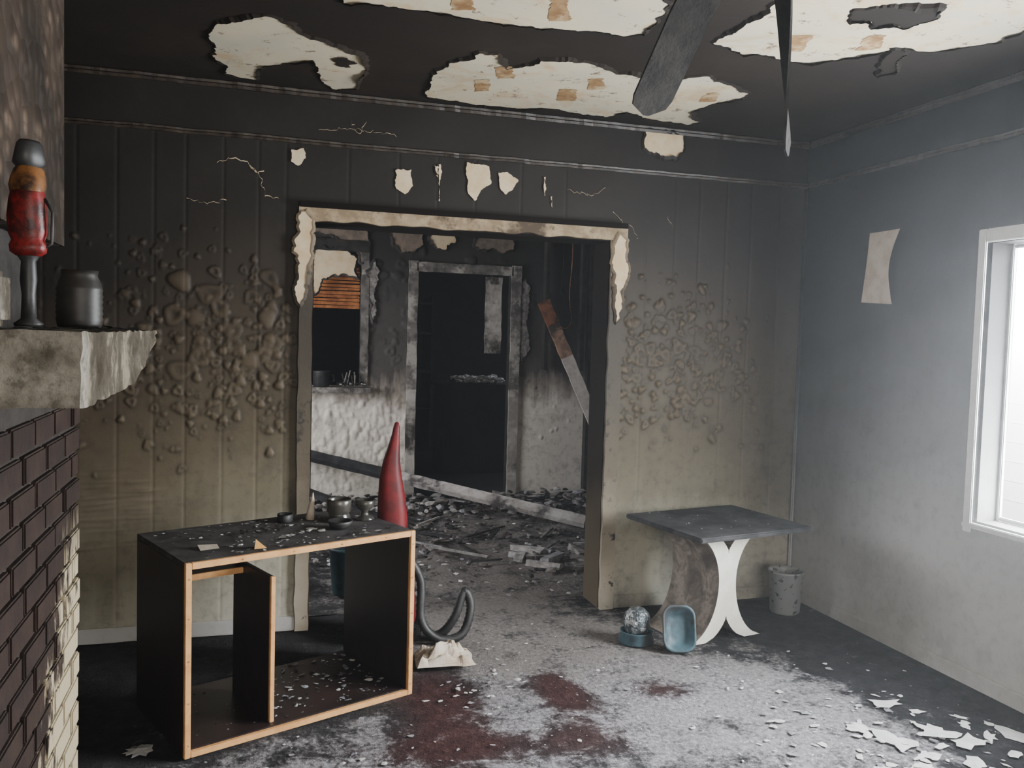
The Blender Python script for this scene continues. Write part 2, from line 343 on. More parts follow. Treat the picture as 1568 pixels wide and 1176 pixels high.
# ------------------------------------------------------------------ floor
us=seg(XL,XR,step=.02); vs=seg(YB,1.8,D2,step=.02)
Ug,Vg,fc=ngrid(us,vs)
def g(x,y,sx,sy,an=0):
    dx=Ug-x;dy=Vg-y;a=dx*math.cos(an)+dy*math.sin(an);b_=-dx*math.sin(an)+dy*math.cos(an); return np.exp(-(a/sx)**2-(b_/sy)**2)
ash=1.0*g(1.2,4.4,.65,.6)+.8*g(1.25,3.8,.6,.5)+1.0*g(1.75,3.0,.6,.45,-.5)+.75*g(2.0,3.3,.5,.45)+.6*g(.6,3.0,.5,.35)+.65*g(1.05,3.1,.3,.4)+.55*g(.2,2.9,.5,.35)+.55*g(2.4,2.6,.5,.5)+.3*g(1.5,3.5,1.2,.8)-.5*g(2.9,3.3,.35,.9)
mar=1.1*g(.76,3.38,.17,.35)+1.1*g(1.28,3.38,.12,.28)+.9*g(.68,3.0,.3,.15)+.7*g(1.7,3.3,.16,.13)+.6*g(1.2,2.95,.2,.14)
ash=np.clip(np.clip(ash,0,1)-.95*mar,0,1); mar=np.clip(mar*1.2,0,1)
Z=np.zeros_like(Ug)
for k in range(6):
    a=random.uniform(0,6.3); fq=random.uniform(6,18); Z+=.0012*np.sin((Ug*math.cos(a)+Vg*math.sin(a))*fq+random.uniform(0,6))
fl=gridobj('floor',np.stack([Ug,Vg,Z],-1),fc,M['floor'],attrs={'ash':ash,'maroon':mar})
us=seg(XL,4.3,step=.03); vs=seg(D2,DF+.1,step=.03)
Ug,Vg,fc=ngrid(us,vs)
ash2=1.0*g(1.4,5.0,1.2,1.0)+.8*g(1.9,6.8,1.5,1.2); Z=np.zeros_like(Ug)
for k in range(14):
    a=random.uniform(0,6.3); fq=random.uniform(5,26); Z+=.006*np.sin((Ug*math.cos(a)+Vg*math.sin(a))*fq+random.uniform(0,6))
Z=np.clip(Z,-.004,.05)*np.clip((Vg-D2)*1.5,0,1)
f2=gridobj('f2',np.stack([Ug,Vg,Z],-1),fc,M['floor'],attrs={'ash':np.clip(ash2,0,1),'maroon':Ug*0})
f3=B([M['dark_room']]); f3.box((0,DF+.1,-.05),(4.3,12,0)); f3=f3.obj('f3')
sl=B([M['char']]); sl.box((XL-.14,YB-.14,-.15),(4.45,12,-.04)); sl=sl.obj('slab')
join(fl,[f2,f3,sl])
c_=B([M['ceiling']]); c_.box((XL-.14,YB-.14,H),(4.45,12,H+.12)); c_.obj('ceiling')

# ------------------------------------------------------------------ second room shell
PX0,PX1,PZ0,PZ1=.05,.93,1.03,2.22; DX0,DX1,DZ=1.42,2.33,2.08
us=seg(XL,PX0,PX1,DX0,DX1,4.3,step=.012); vs=seg(0,PZ0,DZ,PZ1,H,step=.012)
Ug,Vg,fc=ngrid(us,vs,[(PX0,PX1,PZ0,PZ1),(DX0,DX1,-.1,DZ)])
bl=[]
cluster(380,.1,1.35,.1,1.0,.9,.6,.8,.6,(.012,.03),(.4,.65)); 
bl=[(x,z,r,h,k,random.uniform(1.4,2.8),random.uniform(-.2,.2)) for (x,z,r,h,k,e,a) in bl]
cluster(50,2.45,3.6,.5,1.1,2.9,.9,.8,.4,(.01,.02)); cluster(200,-.3,4,1.0,2.6,2,1.8,3,1.2,(.02,.05))
HB=bumps(Ug,Vg,us,vs,bl)
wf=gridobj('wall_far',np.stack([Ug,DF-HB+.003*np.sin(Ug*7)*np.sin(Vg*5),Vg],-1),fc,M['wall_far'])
c2=B([M['char']]); y0,y1=DF+.015,DF+.12
c2.box((XL,y0,0),(PX0,y1,H)); c2.box((PX1,y0,0),(DX0,y1,H)); c2.box((DX1,y0,0),(4.3,y1,H)); c2.box((PX0,y0,0),(PX1,y1,PZ0)); c2.box((PX0,y0,PZ1),(PX1,y1,H)); c2.box((DX0,y0,DZ),(DX1,y1,H))
join(wf,[c2.obj('c')])
w=B([M['wall_far']]); w.box((4.3,D2,0),(4.44,12,H)); w.obj('wall_far_right')
w=B([M['wall_far']])
w.box((XL-.14,D2,0),(XL,5.2,H)); w.box((XL-.14,6.9,0),(XL,12,H)); w.box((XL-.14,5.2,0),(XL,6.9,.8)); w.box((XL-.14,5.2,2.2),(XL,6.9,H)); w.obj('wall_far_left')
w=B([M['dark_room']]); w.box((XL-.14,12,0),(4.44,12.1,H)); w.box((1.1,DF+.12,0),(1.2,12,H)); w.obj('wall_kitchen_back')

# ------------------------------------------------------------------ trims
def wavy_bar(b,axis,a0,a1,fixed,z,dep,hh,mi,sgn,n=160,amp=.004):
    prof=[(0,-hh/2),(dep*.7,-hh/2),(dep,-hh*.15),(dep*.6,hh*.05),(dep*.75,hh*.35),(dep*.3,hh/2),(0,hh/2)]
    vs=[];fs=[];k=len(prof)
    for i in range(n+1):
        t=a0+(a1-a0)*i/n; wz=amp*noise.noise((t*3,z,1))+amp*.5*noise.noise((t*14,z,4)); ws=1+.35*noise.noise((t*20,z,9))
        for d_,h_ in prof:
            if axis=='x': vs.append((t,fixed+sgn*d_*ws,z+h_+wz))
            else: vs.append((fixed+sgn*d_*ws,t,z+h_+wz))
    for i in range(n):
        for j in range(k-1): fs.append((i*k+j,(i+1)*k+j,(i+1)*k+j+1,i*k+j+1))
    b.add(vs,fs,mi,False)
b=B([M['trim_dark']]); wavy_bar(b,'x',XL,XR,D+.002,2.435,.018,.028,0,-1); b.obj('trim_picture_rail_back')
b=B([M['trim_dark']]); wavy_bar(b,'y',YB,D-.03,XR+.002,2.435,.018,.028,0,-1); b.obj('trim_picture_rail_right')
b=B([M['trim_dark']]); wavy_bar(b,'x',XL,XR-.002,D+.002,H-.022,.022,.036,0,-1,amp=.001); b.obj('trim_crown_back')
b=B([M['trim_dark']]); wavy_bar(b,'y',YB,D-.04,XR+.002,H-.022,.022,.036,0,-1,amp=.001); b.obj('trim_crown_right')
b=B([M['casing'],M['wall_right']]); b.bbox((XL+.002,D-.018,.003),(.215,D-.006,.075),1); b.obj('baseboard_back_left')
b=B([M['wall_back']]); b.bbox((1.95,D-.018,.003),(XR-.02,D-.006,.075)); b.obj('baseboard_back_right')
b=B([M['wall_right']]); b.bbox((XR-.018,YB,.003),(XR-.006,D-.02,.075)); b.obj('baseboard_right')
b=B([M['wall_right']]); b.bbox((XR-.026,D-.028,.08),(XR-.006,D-.01,2.41),r=.006); b.obj('trim_corner')

def ragbar(b,x0,x1,z0,z1,y0,y1,mi,n,vert=True,jit=.008):
    vs=[];fs=[]
    for i in range(n+1):
        if vert:
            z=z0+(z1-z0)*i/n; a=x0+noise.noise((z*9,x0,0))*jit; c=x1+noise.noise((z*9,x1,3))*jit
            vs+=[(a,y0,z),(c,y0,z),(c,y1,z),(a,y1,z)]
        else:
            x=x0+(x1-x0)*i/n; a=z0+noise.noise((x*9,z0,0))*jit; c=z1+noise.noise((x*9,z1,3))*jit
            vs+=[(x,y0,a),(x,y0,c),(x,y1,c),(x,y1,a)]
    for i in range(n):
        for j in range(4): k=(j+1)%4; fs.append((i*4+j,i*4+k,(i+1)*4+k,(i+1)*4+j))
    fs.append((0,1,2,3)); fs.append((n*4+3,n*4+2,n*4+1,n*4)); b.add(vs,fs,mi)
M['beige']=simple('scorched_beige_trim',(.40,.31,.20),(.24,.175,.105),.7,14,.5,.006,dirt=(.08,.055,.035))
b=B([M['casing'],M['jamb'],M['beige'],M['cream']])
ragbar(b,.215,OX0,0.003,OZ,D-.03,D-.008,0,60); ragbar(b,OX1,1.945,0.003,OZ,D-.03,D-.008,0,60)
ragbar(b,.21,1.955,OZ,2.118,D-.036,D-.008,2,120,False,.016)
b.box((.215,D-.05,2.112),(1.95,D-.008,2.14),1)
b.box((OX1-.006,D-.008,.01),(OX1+.004,D2+.01,OZ),1); b.box((OX0-.004,D-.008,.01),(OX0+.006,D2+.01,OZ),1); b.box((OX0,D-.008,OZ-.008),(OX1,D2+.01,OZ+.004),1)
b.obj('door_frame')
M['far_cas']=simple('ashy_casing',(.16,.15,.14),(.06,.055,.05),.8,12,.5,dirt=(.36,.34,.31))
M['far_cas_w']=simple('pale_casing',(.5,.48,.45),(.25,.23,.21),.8,6,.4,dirt=(.04,.035,.03))
b=B([M['far_cas'],M['far_cas_w']])
ragbar(b,DX0-.075,DX0+.012,1.0,DZ+.09,DF-.035,DF-.012,0,40,True,.006);ragbar(b,DX0-.075,DX0+.012,.01,1.0,DF-.035,DF-.012,1,40,True,.006)
ragbar(b,DX1-.012,DX1+.08,1.0,DZ+.09,DF-.035,DF-.012,0,40,True,.006);ragbar(b,DX1-.012,DX1+.08,.01,1.0,DF-.035,DF-.012,1,40,True,.006)
ragbar(b,DX0,DX1,DZ-.005,DZ+.08,DF-.035,DF-.012,0,50,False,.006); b.obj('door_frame.001')
b=B([M['far_cas'],M['char'],M['cream'],M['slat']])
ragbar(b,PX1-.01,PX1+.06,PZ0,PZ1+.1,DF-.03,DF-.01,0,40); ragbar(b,PX0-.1,PX1+.06,PZ1,PZ1+.1,DF-.031,DF-.01,1,40,False)
b.bbox((PX0-.1,DF-.16,PZ0-.06),(PX1+.08,DF-.012,PZ0-.01),0)
for i in range(12):
    z=1.72+i*.032; b.box((PX0+.3,DF+.1+.004*i,z),(PX1-.005,DF+.112+.004*i,z+.022),3,jit=.006)
b.obj('window_pass_through')

# ------------------------------------------------------------------ peeled patches
def patch(b,pts,place,mi=0,rim=1,jit=.008,step_=.012,rimh=.014,off=.004):
    n=len(pts); out=[]
    for i in range(n):
        p=Vector(pts[i]);q_=Vector(pts[(i+1)%n]); L=(q_-p).length; k=max(1,int(L/step_)); nr=Vector((-(q_-p).y,(q_-p).x))/max(L,1e-6)
        for j in range(k):
            t=j/k; pt=p.lerp(q_,t)
            pt=pt+nr*(jit*2.4*noise.noise((pt.x*18,pt.y*18,3))+jit*1.5*noise.noise((pt.x*45,pt.y*45,8))+random.uniform(-jit,jit)*.45); out.append(pt)
    m_=len(out); area=sum(out[i].x*out[(i+1)%m_].y-out[(i+1)%m_].x*out[i].y for i in range(m_)); sg=1 if area>0 else -1
    b.add([place(p.x,p.y,off) for p in out],[tuple(range(m_))],mi)
    if rim is not None:
        vs=[];fs=[]
        for i,p in enumerate(out):
            a=out[i-1];c=out[(i+1)%m_]; t=(c-a); t=t.normalized() if t.length>0 else Vector((1,0)); inn=Vector((-t.y,t.x))*sg
            c_=max(0,.25+1.5*noise.noise((p.x*7,p.y*7,7))); hh=rimh*c_; wi=.010*c_+.001
            p0=p-inn*.012; p1=p-inn*.002; p2=p+inn*wi
            vs+=[place(p0.x,p0.y,.001),place(p1.x,p1.y,off+.002+hh*.4),place(p2.x,p2.y,off+.003+hh)]
        for i in range(m_):
            k=(i+1)%m_; fs+=[(i*3,k*3,k*3+1,i*3+1),(i*3+1,k*3+1,k*3+2,i*3+2)]
        b.add(vs,fs,rim)
ceilp=lambda u,v,d:(u,v,H-d)
backp=lambda u,v,d:(u,D-d-.006,v)
farp=lambda u,v,d:(u,DF-d-.02,v)
P1="-19,374 -14,359 -4,349 4,344 14,350 17,360 27,365 36,371 45,379 47,397 46,428 38,436 30,425 24,392 13,401 2,410 0,434 -15,427 -12,415 -19,404 -16,390"
P2="79,423 77,392 81,374 85,365 89,355 98,356 106,373 111,366 116,355 126,349 142,352 153,359 164,357 182,356 191,349 222,364 226,374 218,384 214,405 228,421 226,429 203,427 184,418 179,431 160,431 148,426 132,433 112,435 82,431"
P3="30,321 41,318 72,319 92,320 112,318 127,315 138,315 143,311 141,290 138,282 118,254 22,290"
P4="172,310 172,298 173,286 174,274 172,268 168,240 190,200 234,202 260,225 271,257 272,268 266,278 257,288 245,289 237,298 230,309 221,318 208,318 200,315 189,317"
def pp(s): return [tuple(float(t)/100 for t in a.split(',')) for a in s.split()]
M['stain']=simple('water_stained_paper',(.42,.26,.12),(.26,.14,.06),.85,16,.3,dirt=(.58,.44,.26))
b=B([M['ceil_plaster'],M['ceiling'],M['stain']])
for P_ in (P1,P2,P3,P4): patch(b,pp(P_),ceilp)
patch(b,pp("200,262 206,272 213,268 217,274 222,268 229,270 232,258 226,248 212,252"),ceilp,1,1,off=.008)
patch(b,pp("240,290 246,288 252,300 262,312 258,320 248,306"),ceilp,1,1,off=.012)
patch(b,pp("31,386 37,383 43,388 40,396 33,394"),ceilp,1,None,off=.008)
for s_ in ["100,372 107,368 113,384 106,388","97,392 103,390 108,408 101,412","145,372 151,369 158,384 150,388","138,392 146,390 152,408 143,412","176,380 184,377 190,396 182,400","205,372 211,370 216,384 208,388","62,296 69,294 76,310 68,313","98,292 104,290 112,308 104,311","196,292 203,289 210,306 202,309","222,282 228,279 236,292 229,297"]:
    patch(b,pp(s_),ceilp,2,None,off=.0055,jit=.006)
b.obj('peeled_ceiling_plaster')
b=B([M['cream'],M['wall_back']])
patch(b,pp("205,267 228,266 229,258 224,251 214,252 204,256"),backp,0,1,rimh=.008)
for s in ["17,239 23,240 24,235 21,232 17,233","68,233 76,234 77,226 73,221 69,224","105,240 117,239 118,231 113,226 110,221 106,224 105,232","122,236 127,237 133,233 130,228 126,225 123,229","90,238 91.5,238 91.2,219 90.4,219","147,236 148,236 148.2,226 147.3,226","151,226 152.5,226 152,220","88,237 90,237 89.6,231"]:
    patch(b,pp(s),backp,0,None,jit=.004,step_=.008)
def crack(b,pts,w=.004):
    pts=[Vector(p) for p in pts]; fine=[]
    for a,c in zip(pts[:-1],pts[1:]):
        k=max(2,int((c-a).length/.012))
        for j in range(k): fine.append(a.lerp(c,j/k)+Vector((random.uniform(-.008,.008),random.uniform(-.008,.008))))
    vs=[];fs=[]
    for i,p in enumerate(fine):
        ww=w*random.uniform(.1,1); vs+=[backp(p.x,p.y-ww/2,.004),backp(p.x,p.y+ww/2,.004)]
    for i in range(len(fine)-1): fs.append((2*i,2*i+2,2*i+3,2*i+1))
    b.add(vs,fs,0)
crack(b,[(-.17,2.30),(-.10,2.33),(-.03,2.31),(.0,2.26),(.05,2.27)],.005); crack(b,[(-.03,2.31),(.03,2.24),(.05,2.16),(.13,2.14)],.005)
crack(b,[(-.3,2.12),(-.2,2.10),(-.12,2.13)],.003); crack(b,[(.45,2.55),(.5,2.49),(.53,2.56)],.003); crack(b,[(1.88,2.2),(1.95,2.14),(2.0,2.12),(2.03,2.05)],.003)
crack(b,[(2.2,2.2),(2.25,2.12)],.003); crack(b,[(1.6,2.3),(1.75,2.28),(1.83,2.33)],.002); crack(b,[(.3,2.50),(.5,2.515),(.7,2.5)],.002)
b.obj('peeled_wall_paint')
b=B([M['cream'],M['casing']])
patch(b,pp("20.5,204 22,209 25,210 27.5,205 27,190 26,178 24.5,170 22.5,163 20,167 21,180 19.5,192"),lambda u,v,d:(u,D-.036-d,v),0,1,rimh=.006)
patch(b,pp("187.5,205 190,209 195.5,205 194.5,193 197,186 193,177 193,168 190.5,160 189,172 188,185 187,195"),lambda u,v,d:(u,D-.036-d,v),0,1,rimh=.006)
b.obj('peeling_casing_paint')
M['dull_plaster']=simple('smoked_plaster',(.22,.17,.13),(.12,.095,.075),.85,12,.3)
b=B([M['cream'],M['wall_far'],M['dull_plaster'],M['ash']])
patch(b,pp("154,242 158,245 170,247 176,244 176,236 170,232 168,228 160,229 156,232 152,236"),farp,0,1)
patch(b,pp("195,240 205,244 225,243 232,240 233,232 222,229 212,232 200,229 194,233"),farp,2,1)
patch(b,pp("118,244 130,247 146,244 148,232 140,226 128,224 119,230"),farp,2,1)
patch(b,pp("50,238 62,236 70,232 78,226 88,224 92,212 96,215 97,228 97,246 50,247"),farp,2,1)
patch(b,pp("50,222 58,226 70,224 80,222 88,216 86,206 90,198 78,202 66,200 58,196 54,184 50,182"),farp,0,1)
patch(b,pp("240,200 246,206 250,196 248,160 252,140 244,128 240,150"),farp,3,1)
patch(b,pp("96,206 99,180 102,158 106,170 105,190 108,206 104,216"),farp,3,1)
b.obj('peeled_far_wall_plaster')

# ------------------------------------------------------------------ fireplace
b=B([M['mortar'],M['brick'],M['blister'],M['stone'],M['char']])
BX=-.47; BY1=2.70
b.box((XL+.01,.4,0.0),(BX-.012,BY1-.01,1.355),0)
z=0.004;row=0
while z<1.30:
    y=.4-(.105 if row%2 else 0)
    while y<BY1:
        y1=min(y+.2,BY1); y0_=max(y,.4)
        if y1-y0_>.02:
            j=random.uniform(-.003,.003); b.bbox((BX-.06,y0_,z),(BX+j,y1-.009,z+.062),1,r=.004)
        y+=.21
    z+=.072;row+=1
b.box((XL+.01,.4,1.355),(BX-.05,2.42,H-.01),4)
b.box((BX-.05,.4,1.71),(BX+.0,2.49,H-.012),2)
b.obj('fireplace')
b=B([M['stone'],M['char']])
vs=[];fs=[];n=60;ys=[1.63+(2.83-1.63)*i/n for i in range(n+1)];k=14
for i,y in enumerate(ys):
    t=max(0,(y-2.3)/.53); zb=1.364+.103*t**1.2; xf=-.282; zt=1.497; xb=BX+.009
    sec=[]
    for j in range(k):
        if j<5: x=xb+(xf-xb)*(j/4); zz=zb
        elif j<9: x=xf; zz=zb+(zt-zb)*((j-4)/5)
        else: x=xf+(xb-xf)*((j-9)/4); zz=zt
        x+=.007*noise.noise((y*14,j*.7,1)); zz+=.005*noise.noise((y*14,j*.7,5)); sec.append((x,y,zz))
    vs+=sec
for i in range(n):
    for j in range(k): 
        jj=(j+1)%k; fs.append((i*k+j,i*k+jj,(i+1)*k+jj,(i+1)*k+j))
fs.append(tuple(range(k))[::-1]); fs.append(tuple(n*k+j for j in range(k)))
b.add(vs,fs,0)
for i in range(60): b.flake((random.uniform(-.43,-.30),random.uniform(1.66,2.75),1.5),random.uniform(.006,.02),1)
b.obj('mantel_shelf')
b=B([M['black_plastic'],M['red_bright'],M['gold']])
c=(-.415,1.87,1.503)
b.lathe([(.0,0),(.024,0),(.026,.006),(.014,.015),(.012,.06),(.015,.09),(.013,.125),(.022,.14)],c,0)
b.lathe([(.022,.135),(.032,.142),(.033,.155),(.028,.165),(.032,.18),(.034,.21),(.034,.24),(.030,.258)],c,1,wob=.07)
b.lathe([(.030,.256),(.031,.27),(.028,.285),(.024,.30),(.020,.306)],c,2,wob=.1)
b.lathe([(.021,.304),(.028,.312),(.027,.33),(.024,.348),(.019,.354),(.0,.355)],c,0,wob=.08)
b.tube([(c[0]+.028,c[1]-.01,c[2]+.15),(c[0]+.042,c[1]-.01,c[2]+.16),(c[0]+.044,c[1]-.01,c[2]+.22),(c[0]+.03,c[1]-.01,c[2]+.245)],.003,0)
b.obj('oil_lantern',c)
b=B([M['glassy2'],M['char']]); c=(-.345,1.98,1.503)
b.lathe([(0,0),(.040,0),(.043,.008)]+[(.043+.002*(i%2),.012+i*.006) for i in range(13)]+[(.040,.095),(.034,.108),(.036,.118),(.031,.118),(.03,.10),(.0,.02)],c,0); b.obj('ribbed_glass_jar',c)
b=B([M['stone']]); b.bbox((-.468,1.66,1.502),(-.415,1.75,1.60),0,r=.012); b.obj('stone_block')

# ------------------------------------------------------------------ cabinet
cab=Matrix.Translation((-.21,3.12,0))@Matrix.Rotation(math.radians(23.2),4,'Z')
W_,Dp,Hc=.94,.55,.695; t=.02; e=.018
b=B([M['espresso'],M['wood_raw'],M['sooty_top'],M['white_paint'],M['grey_flake'],M['char']])
z0=.004
b.bbox((0,e,z0),(t,Dp,Hc-t),0,cab,.002); b.bbox((W_-t,e,z0),(W_,Dp,Hc-t),0,cab,.002)
b.bbox((0,e,Hc-t),(W_,Dp,Hc),2,cab,.002); b.bbox((t,e,z0+.005),(W_-t,Dp,z0+.025),0,cab,.002)
w=.022
b.bbox((-.002,0,z0),(w-.002,e,Hc+.001),1,cab,.002); b.bbox((W_-w+.002,0,z0),(W_+.002,e,Hc+.001),1,cab,.002)
b.bbox((w-.002,0,Hc-w),(W_-w+.002,e,Hc+.001),1,cab,.002); b.bbox((w-.002,0,z0),(W_-w+.002,e,z0+w),1,cab,.002)
b.bbox((.33,.06,z0+.025),(.35,.40,.585),0,cab,.002); b.bbox((.331,.045,z0+.025),(.349,.06,.587),1,cab,.002)
b.bbox((t,.30,.545),(.33,.315,.568),1,cab,.002); b.bbox((t,.315,.55),(.33,.40,.565),0,cab,.002)
for x in (.010,W_-.010):
    for zz in (.05,.2,.35,.5,.64): b.lathe([(0,0),(.003,0),(.003,.002)],(0,0,0),5,8,cab@Matrix.Translation((x,.0005,zz))@Matrix.Rotation(math.pi/2,4,'X'))
for x in (.2,.4,.6,.8): b.lathe([(0,0),(.003,0),(.003,.002)],(0,0,0),5,8,cab@Matrix.Translation((x,.0005,.684))@Matrix.Rotation(math.pi/2,4,'X'))
b.obj('tv_cabinet')
def cw(x,y,z): return tuple(cab@Vector((x,y,z)))
items=[(.765,.33,.06),(.865,.30,.055),(.70,.20,.06),(.68,.42,.03),(.57,.44,.05)]
b=B([M['white_paint'],M['grey_flake'],M['char'],M['ash'],M['paper']])
for i in range(460):
    x=random.uniform(.03,W_-.05);y=random.uniform(.03,Dp-.03)
    if noise.noise((x*6,y*6,2))<-.15 or any((x-a)**2+(y-c)**2<r*r for a,c,r in items): continue
    b.flake((x,y,Hc+.002),random.choice([.004,.006,.009,.013]),random.choice([0,1,2,2,3]),.2,cab)
for (x,y,s_) in [(.6,.25,.03),(.62,.2,.028),(.55,.35,.025)]: b.flake((x,y,Hc+.003),s_,0,.15,cab)
for i in range(10): b.flake((.42+i*.016+random.uniform(-.01,.01),.17+i*.006,Hc+.003),.018,random.choice([0,0,3]),.5,cab)
b.add([(.10,.14,Hc+.004),(.17,.14,Hc+.004),(.18,.19,Hc+.008),(.11,.20,Hc+.012)],[(0,1,2,3)],4,False,cab)
for i in range(16): b.lump(cw(random.uniform(.3,.62),random.uniform(.25,.38),Hc+.012),random.uniform(.008,.016),2,.5)
b.obj('ash_and_flakes')
b=B([M['white_paint'],M['grey_flake'],M['char'],M['ash']])
for i in range(200):
    x=random.uniform(.37,W_-.05);y=random.uniform(.05,Dp-.02)
    b.flake((x,y,.031),random.choice([.005,.008,.012,.018]),random.choice([0,1,1,2]),.25,cab)
for i in range(30):
    x=random.uniform(.04,.3);y=random.uniform(.05,Dp-.02); b.flake((x,y,.031),random.choice([.005,.008]),random.choice([1,2]),.25,cab)
b.obj('paint_flakes')
b=B([M['cardboard']]); p0=cw(.27,.06,Hc+.003)
b.add([p0,(p0[0]+.045,p0[1]+.01,p0[2]),(p0[0]+.005,p0[1]+.012,p0[2]+.035),(p0[0]+.02,p0[1]+.045,p0[2])],[(0,1,2),(1,3,2),(0,2,3),(0,3,1)],0); b.obj('torn_cardboard_corner')
b=B([M['glassy']]); c=cw(.765,.33,Hc+.001)
b.lathe([(0,0),(.045,0),(.052,.012),(.045,.03),(.042,.036),(.052,.045),(.054,.09),(.050,.098),(.046,.09),(.044,.05),(0,.045)],c,0); b.obj('candle_jar',c)
b=B([M['glassy']]); c=cw(.875,.30,Hc+.001)
b.lathe([(0,0),(.04,0),(.042,.006),(.018,.018),(.014,.035),(.03,.05),(.042,.062),(.044,.085),(.038,.088),(.034,.07),(0,.06)],c,0); b.obj('goblet',c)
b=B([M['black_plastic']]); c=cw(.70,.20,Hc+.001)
b.lathe([(0,0),(.03,0),(.045,.018),(.052,.034),(.048,.035),(.04,.02),(0,.008)],c,0); b.obj('small_dish',c)
b=B([M['black_plastic']]); c=cw(.57,.44,Hc+.001)
b.lathe([(0,0),(.03,0),(.033,.004),(.034,.03),(.031,.034),(.028,.03),(.026,.01),(0,.008)],c,0,wob=.05); b.obj('melted_candle_cup',c)
b=B([M['cardboard'],M['paper']]); c=cw(.68,.43,Hc+.001)
b.tube([c,(c[0]+.004,c[1],c[2]+.04),(c[0]+.010,c[1],c[2]+.08),(c[0]+.012,c[1],c[2]+.115)],[.02,.015,.009,.002],1); b.obj('seashell',c)

# ------------------------------------------------------------------ vacuum cleaner behind the cabinet
b=B([M['red'],M['black_plastic'],M['red_bright']])
vc=Vector((.67,4.2,0))
sec=[(0.02,.11,.09,0),(.10,.13,.10,0),(.22,.12,.09,0),(.34,.095,.07,0),(.5,.08,.055,.0),(.62,.074,.05,.0),(.70,.068,.045,-.005),(.80,.056,.04,-.012),(.88,.042,.032,-.010),(.95,.030,.025,0),(1.01,.020,.016,.008),(1.05,.016,.012,.012),(1.07,.010,.008,.013),(1.075,.002,.002,.013)]
vs=[];fs=[];n=24
for z,rx,ry,dx in sec:
    for i in range(n):
        a=2*math.pi*i/n; vs.append((vc.x+dx+rx*math.copysign(abs(math.cos(a))**.8,math.cos(a)),vc.y+ry*math.sin(a),z))
for j in range(len(sec)-1):
    for i in range(n): k=(i+1)%n; fs.append((j*n+i,j*n+k,(j+1)*n+k,(j+1)*n+i))
b.add(vs,fs,0,True)
b.bbox((.48,4.08,.012),(.80,4.26,.09),1,None,.02); b.bbox((.50,4.06,.08),(.62,4.18,.13),2,None,.02)
for xx in (.47,.79): b.lathe([(0,0),(.05,0),(.055,.01),(.055,.03),(.05,.04),(0,.04)],(0,0,0),1,24,Matrix.Translation((xx,4.2,.066))@Matrix.Rotation(math.pi/2,4,'Y'))
ctl=[(.74,4.12,.42),(.80,4.10,.30),(.80,4.06,.12),(.88,4.04,.03),(1.0,4.05,.04),(1.05,4.08,.16),(1.02,4.1,.24),(.97,4.08,.12),(.90,4.1,.03),(.80,4.12,.03)]
def cr(P,n=12):
    P=[Vector(p) for p in P]; P=[P[0]]+P+[P[-1]]; o=[]
    for i in range(1,len(P)-2):
        for j in range(n):
            t=j/n; a,b_,c,d=P[i-1:i+3]
            o.append(.5*((2*b_)+(c-a)*t+(2*a-5*b_+4*c-d)*t*t+(3*b_-a-3*c+d)*t**3))
    return o
b.tube(cr(ctl),.02,1,10,.15)
b.obj('vacuum_cleaner')
b=B([M['paper']]); n=22; vs=[];fs=[]
for i in range(n):
    for j in range(n):
        x=.72+.27*i/(n-1);y=3.70+.2*j/(n-1); ed=min(i,j,n-1-i,n-1-j)/(n/2)
        vs.append((x+.04*noise.noise((x*9,y*9,0)),y+.04*noise.noise((x*9,y*9,5)),.006+max(0,.02+.10*ed*(.5+abs(noise.noise((x*16,y*16,2)))*2.2))))
for i in range(n-1):
    for j in range(n-1): fs.append((i*n+j,(i+1)*n+j,(i+1)*n+j+1,i*n+j+1))
b.add(vs,fs,0,False); b.obj('crumpled_paper_bag')

# ------------------------------------------------------------------ side table
T=Matrix.Translation((2.07,3.61,0))@Matrix.Rotation(math.radians(11),4,'Z')
b=B([M['table_top'],M['table_side'],M['table_white']])
b.bbox((-.02,0,.55),(.72,.62,.575),0,T,.006)
cx=.27; yb0,yb1=.13,.50; zt,zb=.55,.004; zw=.30
L=[];n=26
for i in range(n+1):
    z=zb+(zt-zb)*i/n
    tt=(z-zw)/(zt-zw) if z>zw else (zw-z)/(zw-zb)
    half=.055+(.185 if z<=zw else .165)*(1-math.sqrt(max(0,1-tt**2*.98)))*1.12
    inner=max(0,half-.085-.02*tt) if tt>.5 else 0
    L.append((z,half,inner*min(1,(tt-.5)/.15) if tt>.5 else 0))
for sgn in (-1,1):
    vs=[]
    for z,h_,inn in L:
        for y in (yb0,yb1): vs+=[(cx+sgn*h_,y,z),(cx+sgn*inn,y,z)]
    f_out=[];f_oth=[]
    for i in range(len(L)-1):
        a=i*4;c=(i+1)*4
        f_out.append((a,c,c+2,a+2)); f_oth+= [(a,a+1,c+1,c)]
        f_out.append((a+1,a+3,c+3,c+1)); f_oth.append((a+2,c+2,c+3,a+3))
    f_oth.append((0,2,3,1)); 
    b.add(vs,f_out,1,False,T); b.add(vs,f_oth,2,False,T)
for i in range(50): b.flake((random.uniform(.02,.7),random.uniform(.02,.6),.576),random.choice([.003,.004,.007]),2 if random.random()<.5 else 0,.2,T)
b.obj('side_table')

